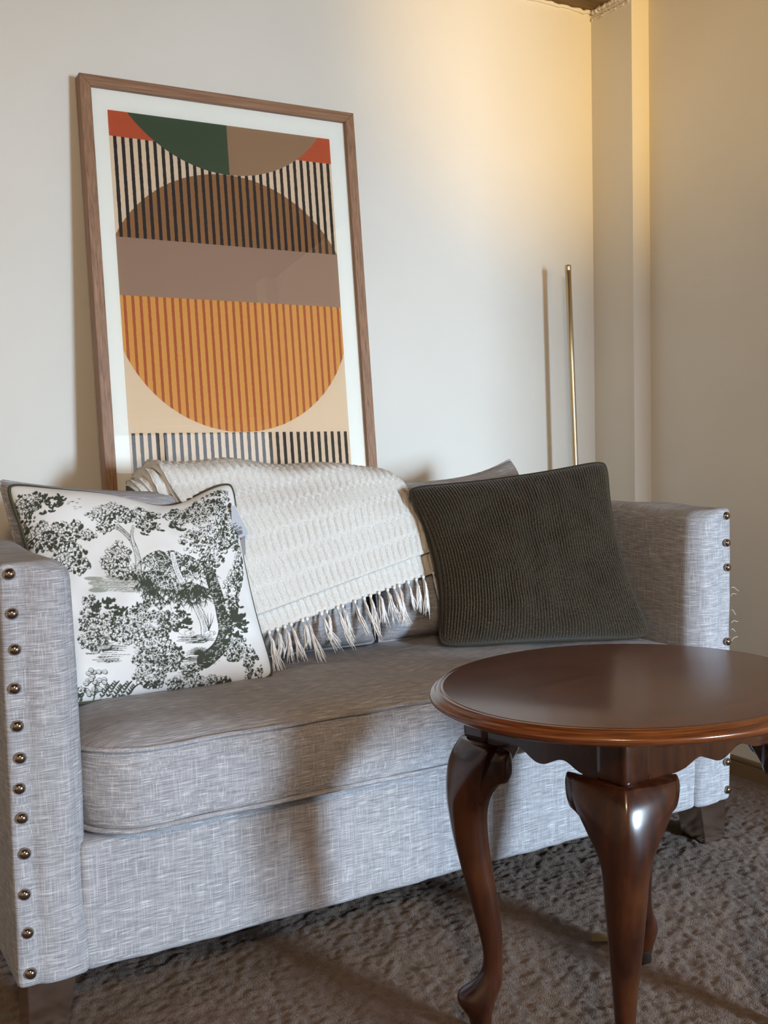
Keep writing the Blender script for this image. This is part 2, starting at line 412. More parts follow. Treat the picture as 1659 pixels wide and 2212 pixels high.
AL = arm('arm', .279, .385, -1)
AR = arm('arm', 1.652, 1.757, 1)
def base_disp(P):
    P = P.copy(); fr = 1 - sstep(P[:, 1], 1.58, 1.62)
    P[:, 1] += fr * (.0022 * n_lo(P) + .002 * sstep(P[:, 2], .16, .1))
    P[:, 2] += (1 - sstep(P[:, 2], .095, .12)) * .0009 * n_hi(P)
    return P
mesh('base', *rbox((.376, 1.661, YF + .004, 2.22, .083, .287), .014, (80, 16, 22), base_disp), M['linen'], sofa)
mesh('back', *rbox((.376, 1.661, 2.168, 2.292, .096, .690), .02, (30, 10, 24)), M['linen'], sofa)

# seat cushion
def rrect(x0, x1, y0, y1, r, n=14, edge=40):
    r = max(r, .001); P = []
    for cx, cy, a0 in ((x1 - r, y0 + r, -90), (x1 - r, y1 - r, 0), (x0 + r, y1 - r, 90), (x0 + r, y0 + r, 180)):
        for k in range(n): 
            a = radians(a0 + 90 * k / (n - 1)); P.append((cx + r * cos(a), cy + r * sin(a)))
    P = np.array(P); out = []
    for i in range(4):
        out.append(P[i * n:(i + 1) * n]); a = P[(i + 1) * n - 1]; b = P[((i + 1) * n) % (4 * n)]
        out.append(a + (b - a) * np.linspace(0, 1, edge + 2)[1:-1, None])
    return np.vstack(out)
def outline(ins, y0=1.552): return rrect(.391 + ins, 1.646 - ins, y0 + ins, 2.16 - ins, .088 - ins * .6)
rings = []
def ring(ins, z, bul=0):
    o = outline(ins); R = np.column_stack([o, np.full(len(o), z)])
    if bul: R[:, :2] += 0
    rings.append(R)
zb, zt = .300, .420
for s in (.9, .6, .3, .16): ring(.25 * s, zb - .011)
ring(.022, zb - .009); ring(.010, zb - .005)
for t in np.linspace(0, 1, 12): ring(-.006 * sin(pi * t) + .000, zb + (zt - zb) * t)
for s in np.linspace(0, 1, 22)[1:]:
    ring(.012 * 0 + .275 * s ** 1.3, zt + .024 * (1 - (1 - min(1, s * 1.9)) ** 2.2))
V, Fc = loft(rings); V = np.array(V)
fade = sstep(V[:, 2], .33, .40)
V[:, 2] += .0009 * n_lo(V * 1.4); V[:, 2] += .0015 * n_lo(V * 1.4) * sstep(V[:, 2], .425, .44); V[:, 1] += .0012 * n_hi(V * .6)
V[:, 2] -= .006 * (1 - sstep(V[:, 2], .31, .42)) * np.sin(V[:, 0] * 3.3) * 0
seat = mesh('seat_cushion', V, Fc, M['linen'], sofa)
for z in (zt + .0015, zb - .001):
    o = outline(-.0025); P = np.column_stack([o, np.full(len(o), z)]); P[:, 2] += .0009 * n_lo(P * 1.4)
    mesh('piping', *tube(P, .0042, 8, True), M['linen'], seat)

# nailheads: shared dome mesh
def dome(r, h, n=16, m=5):
    V = []; 
    for j in range(m):
        a = pi / 2 * j / m; V += [(r * cos(a) * cos(2 * pi * k / n), -h * sin(a), r * cos(a) * sin(2 * pi * k / n)) for k in range(n)]
    V.append((0, -h, 0)); Fc = gridF(n, m, True)
    Fc += [((m - 1) * n + k, (m - 1) * n + (k + 1) % n, m * n) for k in range(n)]
    return V, Fc
nz = [.699, .642, .590, .534, .479, .432, .388, .344, .291, .231, .173, .112]
dome_me = None
for parent, x, side in ((AL, .2955, -1), (AR, 1.7415, 1)):
    for i, z in enumerate(nz):
        if side > 0 and i in (3, 4): continue            # two studs are missing on this arm
        p = (x + (.0015 * (i % 3 - 1)), YF - .0025, z)
        if dome_me is None:
            V, Fc = dome(.0088, .0070); V = np.array(V) + np.array(p)
            o = mesh('nailhead', V, Fc, M['nail'], parent, loc=p); dome_me = o.data
        else:
            o = bpy.data.objects.new('nailhead', dome_me); COL.objects.link(o); o.parent = parent; o.location = Vector(p) - wloc(parent)
for (z, a, l) in ((.545, -.25, .020), (.528, .5, .014), (.497, -.6, .012), (.470, .3, .018), (.455, -.1, .010), (.430, .7, .022)):
    mesh('loose_thread', *tube([(1.7555 + l * t * cos(a), YF - .001 - .004 * t, z + l * t * sin(a) + .003 * sin(5 * t)) for t in np.linspace(0, 1, 5)], [.0005, .0005, .0004, .0004, .0002], 4), M['tassel'], AR)
# mirrored legs
def sofa_leg(x0, x1, taper, y0, y1):
    top, bot = .092, -.006
    if taper > 0: a0, a1 = x0, x1 - .018
    else: a0, a1 = x0 + .018, x1
    V = [(x0, y0, top), (x1, y0, top), (x1, y1, top), (x0, y1, top), (a0, y0 + .002, bot), (a1, y0 + .002, bot), (a1, y1, bot), (a0, y1, bot)]
    Fc = [(0, 3, 2, 1), (4, 5, 6, 7), (0, 1, 5, 4), (1, 2, 6, 5), (2, 3, 7, 6), (3, 0, 4, 7)]
    o = mesh('leg', V, Fc, M['chrome'], sofa, smooth=False)
    b = o.modifiers.new('b', 'BEVEL'); b.width = .0015; b.segments = 2
    return o
sofa_leg(.293, .366, 1, 1.583, 1.655); sofa_leg(1.673, 1.747, -1, 1.583, 1.655)
sofa_leg(.293, .366, 1, 2.21, 2.28); sofa_leg(1.673, 1.747, -1, 2.21, 2.28)

# ------------------------------------------------------------------ cushions
def pillow(BL, BR, TR, TL, half, bows, nu, nv, p=3., q=.5, seed=1, wr=.004, ear=.0, chop=(0, 0, 1)):
    """soft cushion between four seam corners; bows pull the seams inwards (bottom, right, top, left)"""
    BL, BR, TR, TL = (np.array(k, float) for k in (BL, BR, TR, TL))
    u = np.linspace(-1, 1, nu); v = np.linspace(-1, 1, nv)
    u = np.sign(u) * (1 - (1 - np.abs(u)) ** 1.15); v = np.sign(v) * (1 - (1 - np.abs(v)) ** 1.15)
    Ug, Vg = np.meshgrid(u, v)
    ex = (BR + TR - BL - TL); W_ = np.linalg.norm(ex) / 2; ex /= np.linalg.norm(ex)
    ey = (TL + TR - BL - BR); ey -= ex * (ey @ ex); ey /= np.linalg.norm(ey)
    nrm = np.cross(ey, ex)                    # points to the front side
    if nrm[1] > 0: nrm = -nrm
    a = (Ug + 1) / 2; b = (Vg + 1) / 2
    P = (BL * ((1 - a) * (1 - b))[..., None] + BR * (a * (1 - b))[..., None] + TR * (a * b)[..., None] + TL * ((1 - a) * b)[..., None])
    cu = (1 - np.abs(Ug) ** 2.4); cv = (1 - np.abs(Vg) ** 2.4)
    P = P + ey * (bows[0] * cu * (1 - b) ** 2 - bows[2] * cu * b ** 2)[..., None] + ex * (bows[3] * cv * (1 - a) ** 2 - bows[1] * cv * a ** 2)[..., None]
    P = P + ey * (-chop[0] * np.exp(-((Ug - chop[1]) / chop[2]) ** 2) * b ** 2 * cu)[..., None]
    cen = (BL + BR + TR + TL) / 4; P = cen + (P - cen) * (1 - ear * (np.abs(Ug) ** 9 * np.abs(Vg) ** 9))[..., None]
    prof = np.clip((1 - np.abs(Ug) ** p) * (1 - np.abs(Vg) ** p), 0, 1) ** q
    s1 = SN(seed, 5, dim=2); s2 = SN(seed + 1, 14, dim=2)
    uvm = np.stack([a * W_, b * W_], -1); nn = (s1(uvm) + .45 * s2(uvm)) * wr * np.minimum(1, prof * 2)
    edge = np.minimum(1, prof * 1.6)
    Fp = P + nrm * (half * prof + nn * edge)[..., None]; Bp = P - nrm * (half * prof)[..., None]
    return P, Fp, Bp, np.stack([a, b], -1), nrm, prof
def pillow_mesh(name, data, mat, parent, nu, nv, rounded=True):
    P, Fp, Bp, uv, nrm, prof = data
    st = 4
    nub, nvb = len(range(0, nu - 1, st)) + 1, len(range(0, nv - 1, st)) + 1
    ii = list(range(0, nu - 1, st)) + [nu - 1]; jj = list(range(0, nv - 1, st)) + [nv - 1]
    Bc = Bp[np.ix_(jj, ii)]; uvb = uv[np.ix_(jj, ii)]
    V = np.vstack([Fp.reshape(-1, 3), Bc.reshape(-1, 3)]); n0 = nu * nv
    Fc = gridF(nu, nv) + [tuple(n0 + k for k in f[::-1]) for f in gridF(nub, nvb)]
    return mesh(name, V, Fc, mat, parent, uv=np.vstack([uv.reshape(-1, 2), uvb.reshape(-1, 2)]))
def seam(P, off=None):
    e = np.vstack([P[0, :], P[1:, -1], P[-1, -2::-1], P[-2:0:-1, 0]])
    return e
def smooth_seam(e, k):
    n = len(e); o = np.zeros_like(e)
    for d in range(-k, k + 1): o += np.roll(e, d, 0)
    return o / (2 * k + 1)

# two loose back cushions of the sofa
def back_cushion(BL, BR, TR, TL, half, bows, seed):
    d = pillow(BL, BR, TR, TL, half, bows, 70, 60, 4.2, .42, seed, .0042)
    o = pillow_mesh('back_cushion', d, M['linen'], sofa, 70, 60)
    mesh('piping', *tube(seam(d[0])[::2], .0032, 6, True), M['linen'], o)
    return o
back_cushion((.400, 1.955, .447), (1.100, 1.955, .447), (1.085, 2.045, .800), (.372, 2.045, .818), .085, (.0, .012, .030, .01), 21)
back_cushion((1.112, 1.955, .447), (1.640, 1.955, .447), (1.532, 2.045, .820), (1.105, 2.045, .800), .085, (.0, .02, .034, .015), 25)

# ------------------------------------------------------------------ toile cushion
S_ = 1.7; CW, CH = int(600 * S_), int(530 * S_); OX, OY = -5, 1035
ink = np.zeros((CH, CW)); tone = np.zeros((CH, CW))
tr = np.random.default_rng(42)
def win_(x0, x1, y0, y1):
    a, b = max(0, int((x0 - OX) * S_)), min(CW, int((x1 - OX) * S_) + 2); c, d = max(0, int((y0 - OY) * S_)), min(CH, int((y1 - OY) * S_) + 2)
    if a >= b or c >= d: return None
    yy, xx = np.mgrid[c:d, a:b]; return (slice(c, d), slice(a, b)), xx / S_ + OX, yy / S_ + OY
def disc_(x, y, rx, ry, val, A=None, rot=0.):
    A = ink if A is None else A; R = max(rx, ry) + 1; w = win_(x - R, x + R, y - R, y + R)
    if w is None: return
    sl, X, Y = w; dx, dy = X - x, Y - y; c, s = cos(rot), sin(rot)
    d = np.sqrt(((dx * c + dy * s) / rx) ** 2 + ((-dx * s + dy * c) / ry) ** 2); m = np.clip((1 - d) * min(rx, ry) * S_ + .5, 0, 1)
    A[sl] = A[sl] * (1 - m) + val * m
def stroke_(pts, w0, w1=None, val=1., A=None):
    A = ink if A is None else A; w1 = w0 if w1 is None else w1; n = len(pts) - 1
    for i in range(n):
        (x0, y0), (x1, y1) = pts[i], pts[i + 1]; wa = w0 + (w1 - w0) * i / n; wb = w0 + (w1 - w0) * (i + 1) / n; R = max(wa, wb) + 1
        w = win_(min(x0, x1) - R, max(x0, x1) + R, min(y0, y1) - R, max(y0, y1) + R)
        if w is None: continue
        sl, X, Y = w; dx, dy = x1 - x0, y1 - y0; t = np.clip(((X - x0) * dx + (Y - y0) * dy) / max(dx * dx + dy * dy, 1e-6), 0, 1)
        d = np.hypot(X - x0 - t * dx, Y - y0 - t * dy); m = np.clip((wa + (wb - wa) * t - d) * S_ + .5, 0, 1)
        A[sl] = A[sl] * (1 - m) + val * m
def foliage(cx, cy, rx, ry, n, size, dark=.5):
    pts = []; n = int(n * 1.45); size *= .8; dark = .12 + dark * .62
    for _ in range(n):
        a = tr.uniform(0, 2 * pi); r = math.sqrt(tr.uniform(0, 1)) * (1 + .14 * sin(3 * a + cx) + .1 * sin(7 * a + cy)); pts.append((cx + rx * r * cos(a), cy + ry * r * sin(a), r))
    pts.sort(key=lambda p: p[1])
    for x, y, r in pts:
        s = size * tr.uniform(.7, 1.35); d = dark + .25 * (x - cx) / rx + .2 * (y - cy) / ry
        disc_(x, y, s, s * .85, 1, rot=tr.uniform(0, 3))
        if tr.uniform() > d: disc_(x - s * .18, y - s * .2, s * .72, s * .6, 0, rot=tr.uniform(0, 3))
        if tr.uniform() > .25:
            a = tr.uniform(0, 2 * pi); stroke_([(x, y), (x + s * cos(a), y + s * sin(a))], .38, .38, 0 if tr.uniform() < d else 1)
def leafy(cx, cy, rx, ry, n, L, dark=1.):
    for _ in range(n):
        a = tr.uniform(0, 2 * pi); r = math.sqrt(tr.uniform(0, 1)); x, y = cx + rx * r * cos(a), cy + ry * r * sin(a)
        for k in range(4):
            b = -pi / 2 + tr.uniform(-1.5, 1.5); l = L * tr.uniform(.6, 1.2)
            disc_(x + .5 * l * cos(b), y + .5 * l * sin(b), l * .5, l * .22, 1 if tr.uniform() < dark else 0, rot=b)
def palm(cx, cy, L, n=5, spread=2.6, down=.55):
    for f in range(n):
        a = pi / 2 + spread * (f / (n - 1) - .5); fx, fy = cos(a), sin(a) * .8 + down * .3
        pts = [(cx + L * t * fx * 1.0, cy + L * t * fy * .55 + L * .42 * t * t - L * .12) for t in np.linspace(0, 1, 6)]
        stroke_(pts, .8, .4)
        for x, y in pts[1:]:
            for k in range(4):
                b = pi / 2 + tr.uniform(-1.1, 1.1); l = L * tr.uniform(.28, .5); stroke_([(x, y), (x + l * .55 * cos(b), y + l * .55 * sin(b)), (x + l * cos(b), y + l * sin(b))], 1.1, .25)
def trunk(pts, w0, w1, fill=0, lines=3):
    P = catmull(pts, 14); stroke_(P.tolist(), w0 + .9, w1 + .9, 1); stroke_(P.tolist(), w0 - .3, w1 - .3, fill)
    for k in range(lines):
        o = (k - (lines - 1) / 2) * w0 * .5
        stroke_([(x + o + tr.uniform(-.5, .5), y) for x, y in P.tolist()], .35, .35, 1 - fill)
def hatch(cx, cy, rx, ry, n, A=None, val=1., w=.5):
    for _ in range(n):
        y = cy + ry * tr.uniform(-1, 1); e = math.sqrt(max(0, 1 - ((y - cy) / ry) ** 2)); x0 = cx + rx * e * tr.uniform(-1, .3); l = rx * tr.uniform(.2, .9)
        stroke_([(x0, y), (min(x0 + l, cx + rx * e), y + tr.uniform(-.8, .8))], w, w * .5, val, A)
# -- the drawing
for k in range(26): disc_(275 + tr.uniform(-75, 75), 1262 + tr.uniform(-14, 14), tr.uniform(10, 26), tr.uniform(3, 6), .85, tone)
hatch(275, 1262, 84, 20, 150, tone, .35, .5); hatch(275, 1262, 80, 18, 60, None, .7, .3)
foliage(60, 1084, 36, 22, 90, 4.2, .75); foliage(40, 1120, 28, 40, 70, 4.2, .7); foliage(110, 1158, 78, 30, 250, 4.6, .55); foliage(150, 1212, 48, 30, 150, 4.6, .5)
foliage(190, 1160, 20, 10, 30, 4, .3); foliage(60, 1250, 70, 50, 120, 4.6, .5); leafy(90, 1095, 45, 20, 30, 10)
trunk([(302, 1232), (301, 1205), (293, 1178), (278, 1158), (258, 1140)], 6, 2.5); trunk([(293, 1178), (288, 1160), (290, 1140)], 3, 1.8, 0, 1); trunk([(284, 1166), (262, 1148), (248, 1144)], 2, 1.2, 0, 1)
foliage(245, 1118, 56, 17, 190, 3.8, .3); foliage(228, 1140, 20, 16, 45, 3.8, .25); foliage(300, 1112, 40, 12, 80, 3.6, .3); leafy(318, 1135, 28, 22, 26, 10)
foliage(257, 1212, 33, 34, 190, 4.6, .32); foliage(275, 1240, 42, 12, 100, 4, .35)
foliage(420, 1105, 72, 24, 230, 4.2, .85); leafy(430, 1120, 70, 30, 60, 13); leafy(480, 1155, 22, 45, 40, 13); leafy(455, 1150, 40, 40, 44, 12); foliage(438, 1160, 50, 36, 160, 4.2, .8)
for x, y, L in ((345, 1192, 40), (372, 1190, 46), (400, 1196, 44), (336, 1232, 40), (352, 1236, 40), (425, 1215, 40), (320, 1255, 26), (330, 1275, 22)): palm(x, y, L, 6)
trunk([(372, 1192), (382, 1220), (396, 1248), (414, 1280), (430, 1315), (438, 1345), (440, 1372)], 5, 8, 0, 3)
for x, y, L in ((392, 1258, 48), (410, 1256, 44), (425, 1262, 40)): palm(x, y, L, 7, 3.0, .5)
P = catmull([(444, 1215), (458, 1248), (470, 1290), (478, 1330), (482, 1365), (470, 1400), (440, 1428)], 20); stroke_(P.tolist(), 10, 17, 1)
for x, y in P: 
    for k in range(9):
        xx, yy = x + tr.uniform(-14, 14), y + tr.uniform(-10, 10); stroke_([(xx, yy), (xx + 4, yy + tr.uniform(-1, 1))], .42, .3, 0)
        if k < 4: stroke_([(xx, yy), (xx + tr.uniform(-1, 1), yy + 6)], .3, .3, 0)
foliage(500, 1290, 15, 62, 150, 4.2, .5); foliage(455, 1205, 30, 28, 90, 4, .85); foliage(506, 1395, 20, 26, 70, 4.6, .6); leafy(500, 1410, 24, 22, 24, 12)
foliage(195, 1330, 24, 40, 110, 4, .75); leafy(240, 1325, 48, 26, 40, 11); foliage(240, 1352, 50, 26, 170, 4.2, .45); foliage(205, 1385, 36, 26, 120, 4.2, .85)
foliage(330, 1342, 62, 26, 240, 4, .55); leafy(345, 1322, 56, 22, 46, 11); leafy(390, 1345, 20, 26, 20, 10); foliage(300, 1375, 70, 22, 210, 4, .5)
hatch(232, 1412, 52, 22, 46, None, 1, .7); disc_(222, 1402, 18, 7, 1); disc_(221, 1400, 15, 4.5, .55); hatch(420, 1380, 45, 9, 34, None, 1, .7)
for k in range(7): stroke_([(232 + 9 * cos(a) * (1 + k * .28), 1388 + 7 * sin(a) * (1 + k * .22)) for a in np.linspace(2.4, 4.6, 8)], .6, .6)
foliage(335, 1425, 54, 46, 330, 4.4, .62); leafy(335, 1420, 52, 44, 50, 12); foliage(325, 1466, 34, 18, 90, 5, .55); foliage(338, 1392, 40, 14, 80, 4, .3)
for k in range(13):
    b = -pi / 2 + (k / 12 - .5) * 2.9; stroke_([(428, 1415), (428 + 16 * cos(b), 1415 + 16 * sin(b)), (428 + 30 * cos(b), 1415 + 22 * sin(b) + 4)], 1.7, .3)
hatch(425, 1430, 46, 12, 60, None, 1, .5); foliage(412, 1448, 22, 14, 60, 3, .6); hatch(405, 1456, 22, 8, 30)
for x, y, r in ((398, 1362, 12), (408, 1366, 9), (446, 1368, 8), (456, 1368, 6)): disc_(x, y, r + .8, r * .6 + .8, 1); disc_(x, y, r, r * .6, 0); hatch(x + r * .3, y + 1, r * .6, r * .4, 8, None, 1, .35)
for b in (-1.9, -1.6, -1.3, -1.1): stroke_([(447, 1362), (447 + 18 * cos(b), 1362 + 22 * sin(b)), (447 + 26 * cos(b), 1362 + 40 * sin(b))], 1.2, .3)
for k in range(26):
    x, y = 205 + tr.uniform(-22, 22), 1478 + tr.uniform(-28, 26); disc_(x, y, 7, 5, 1, rot=.4); disc_(x - .6, y - .6, 5.4, 3.6, .12, rot=.4); stroke_([(x - 4, y - 1), (x + 4, y + 1)], .4)
stroke_([(206, 1480), (208, 1515)], 1.4)
for k in range(5):
    bx = 222 + k * 14; P = [(bx + t * 16, 1508 - t * (26 + 6 * (k % 2)) - 4 * sin(t * 3)) for t in np.linspace(0, 1, 7)]; stroke_(P, .7)
    for x, y in P[1:]:
        for s in (-1, 1): disc_(x + s * 3.4, y - 1.5, 4.4, 1.6, 1, rot=s * -.7)
for cx, rx in ((390, 28), (445, 42), (468, 26)):
    foliage(cx, 1474, rx, 13, 80, 5, .2); 
    for k in range(14): x = cx + tr.uniform(-rx, rx) * .8; stroke_([(x, 1466 + tr.uniform(-4, 4)), (x + 5, 1478 + tr.uniform(-3, 6))], .6, .3)
foliage(535, 1455, 8, 18, 40, 3.4, .8); foliage(558, 1455, 8, 16, 30, 3.4, .8); foliage(140, 1500, 40, 26, 120, 5, .4)
foliage(506, 1150, 12, 40, 110, 4, .6); foliage(514, 1230, 10, 40, 90, 4, .5); leafy(512, 1350, 14, 40, 30, 11); foliage(535, 1420, 16, 22, 60, 4, .6); foliage(470, 1073, 24, 6, 44, 3.4, .7); foliage(487, 1086, 10, 4, 20, 3, .4); foliage(300, 1515, 30, 4, 10, 2, .5)
for k in range(9): x, y = tr.uniform(140, 170), tr.uniform(1088, 1112); stroke_([(x, y), (x + 3, y + 1), (x + 6, y - .5)], .45)

for cx_, cy_, rx_, ry_, n_ in ((425, 1112, 72, 26, 260), (455, 1158, 46, 46, 260), (335, 1425, 52, 46, 240), (340, 1326, 62, 26, 200), (380, 1225, 64, 46, 240), (205, 1380, 36, 30, 90), (505, 1405, 22, 26, 80), (60, 1085, 34, 18, 50), (318, 1135, 28, 20, 60)):
    for _ in range(n_):            # engraved veins left white between the leaves
        a = tr.uniform(0, 2 * pi); r = math.sqrt(tr.uniform(0, 1)); x, y = cx_ + rx_ * r * cos(a), cy_ + ry_ * r * sin(a); b = tr.uniform(0, 2 * pi); l = tr.uniform(2.5, 6)
        stroke_([(x, y), (x + l * cos(b), y + l * sin(b)), (x + l * 1.6 * cos(b + .6), y + l * 1.6 * sin(b + .6))], .62, .35, 0)
TBL, TBR, TTR, TTL = (.390, 1.802, .443), (.803, 1.798, .436), (.800, 1.968, .802), (.364, 1.972, .818)
nu = nv = 440
toile = empty('throw_pillow', (.59, 1.84, .442), 'white square cushion with a green toile print of trees, leaning by the left arm', 'pillow')
d = pillow(TBL, TBR, TTR, TTL, .072, (.004, .018, .024, .022), nu, nv, 2.6, .52, 31, .0036, .055, (.034, .38, .42))
to = pillow_mesh('cover', d, M['toile'], toile, nu, nv)
uvs = np.zeros(len(to.data.vertices) * 2)
A_, B_ = d[3][..., 0], d[3][..., 1]
BAS = np.stack([np.ones_like(A_), A_, B_, A_ * B_, A_ * A_, B_ * B_, A_ * A_ * B_, A_ * B_ * B_, A_ ** 2 * B_ ** 2], -1)   # layout of the print over the cloth
PX = np.stack([BAS @ np.array([111.9, 561.5, -2.0, 64.1, -76.6, -101.0, -195.0, -37.3, 181.5]), BAS @ np.array([1524.2, -87.8, -541.4, -200.5, 28.6, 46.4, 273.2, 446.9, -447.1])], -1)
ix = np.clip((PX[..., 0] - OX) * S_, 0, CW - 1).astype(int); iy = np.clip((PX[..., 1] - OY) * S_, 0, CH - 1).astype(int)
for nm, arr in (('ink', ink), ('tone', tone)):
    vals = np.zeros(len(to.data.vertices), np.float32); vals[:nu * nv] = arr[iy, ix].ravel()
    at = to.data.attributes.new(nm, 'FLOAT', 'POINT'); at.data.foreach_set('value', vals)
mesh('piping', *tube(smooth_seam(seam(d[0]), 4)[::4], .0042, 8, True), M['piping'], toile)
# price tags at the right seam
def quadslab(Q, th=.0009):
    Q = [np.array(q, float) for q in Q]; n = np.cross(Q[1] - Q[0], Q[2] - Q[0]); n /= np.linalg.norm(n)
    V = [q for q in Q] + [q + n * th * (1 if n[1] > 0 else -1) for q in Q]; k = len(Q)
    return V, [tuple(range(k)), tuple(range(2 * k - 1, k - 1, -1))] + [(i, (i + 1) % k, k + (i + 1) % k, k + i) for i in range(k)]
tag = mesh('price_tag', *quadslab([(.765, 1.900, .757), (.7725, 1.900, .757), (.795, 1.890, .702), (.762, 1.890, .691)]), M['tagw'], toile, False)
tag['label'] = 'white price tag with black barcode'
g = mesh('care_tag', *quadslab([(.762, 1.902, .697), (.792, 1.902, .699), (.7905, 1.897, .662), (.762, 1.897, .662)]), M['tagg'], toile, False)
g['label'] = 'grey swing tag with red print'
# print on the tags
t_o = np.array((.762, 1.8896, .691)); t_x = np.array((.033, 0, .011)); t_x /= np.linalg.norm(t_x); t_y = np.array((-.0105, .0100, .055)); t_y /= np.linalg.norm(t_y)
def on_tag(x, y, w, h):
    return quadslab([t_o + t_x * x + t_y * y, t_o + t_x * (x + w) + t_y * y, t_o + t_x * (x + w) + t_y * (y + h), t_o + t_x * x + t_y * (y + h)], -.0004)
bars = []; x = .006
for wbar in (8, 4, 10, 5, 5, 9, 4, 6, 10, 4, 7): bars.append(on_tag(x, .0055, wbar * .00011, .0075)); x += wbar * .00011 + .0009
mesh('barcode', *join(*bars), M['black'], tag, False)
mesh('print_lines', *join(on_tag(.0055, .0215, .011, .0010), on_tag(.006, .0235, .012, .0010), on_tag(.012, .0285, .004, .0014), on_tag(.0065, .0135, .012, .0007)), M['black'], tag, False)
fc = bpy.data.curves.new('price_text', 'FONT'); fc.body = '$34.95'; fc.size = .0068; fo = bpy.data.objects.new('price_text_tmp', fc); COL.objects.link(fo)
bpy.context.view_layer.update()
fm = bpy.data.meshes.new_from_object(fo.evaluated_get(bpy.context.evaluated_depsgraph_get())); bpy.data.objects.remove(fo)
vv = np.array([v.co[:] for v in fm.vertices]); ff = [tuple(p.vertices) for p in fm.polygons]
tn = np.cross(t_x, t_y); tn = tn if tn[1] < 0 else -tn
mesh('price_text', t_o + vv[:, :1] * t_x + vv[:, 1:2] * t_y + t_x * .006 + t_y * .0152 + tn * .0005, ff, M['black'], tag, False)
ringp = lambda cx, cz, r: tube([(cx - .0125 + r * cos(a), 1.8962 + (cz - .667) * .15, cz - .004 + r * sin(a)) for a in np.linspace(0, 2 * pi, 13)[:-1]], .0004, 4, True)
mesh('red_print', *join(ringp(.780, .6945, .0016), ringp(.781, .681, .0016), ringp(.7925, .696, .0026), tube([(.7755, 1.9005, .692), (.780, 1.9005, .696), (.785, 1.9005, .692)], .0004, 4)), M['red'], g, False)

# ------------------------------------------------------------------ dark chenille cushion
def tow(p, s): p = np.array(p, float); o = np.array((0, 0, HC)); return tuple(o + (p - o) * s)
sc_ = .985
DBL, DBR, DTR, DTL = tow((1.190, 1.850, .442), sc_), tow((1.625, 1.662, .440), sc_), tow((1.622, 1.802, .820), sc_), tow((1.188, 1.964, .772), sc_)
nu, nv = 520, 150
chen = empty('throw_pillow', (1.385, 1.73, .445), 'dark olive ribbed chenille cushion leaning in the right corner of the sofa', 'pillow')
d = pillow(DBL, DBR, DTR, DTL, .070, (.004, .030, .012, .034), nu, nv, 2.6, .5, 41, .0046, .06)
P, Fp, Bp, uv, nrm, prof = d
NR = 72
rib = np.abs(np.sin(pi * NR * (uv[..., 0] + .004 * np.sin(uv[..., 1] * 9 + uv[..., 0] * 6)))) ** .8
Fp = Fp + nrm * (.0036 * (rib - .5) * np.minimum(1, prof * 3))[..., None]
do = pillow_mesh('cover', (P, Fp, Bp, uv, nrm, prof), M['chen'], chen, nu, nv)
vals = np.ones(len(do.data.vertices), np.float32); vals[:nu * nv] = rib.ravel()
at = do.data.attributes.new('rib', 'FLOAT', 'POINT'); at.data.foreach_set('value', vals)
mesh('piping', *tube(smooth_seam(seam(P)[::3], 2), .0042, 8, True), M['pipe2'], chen)

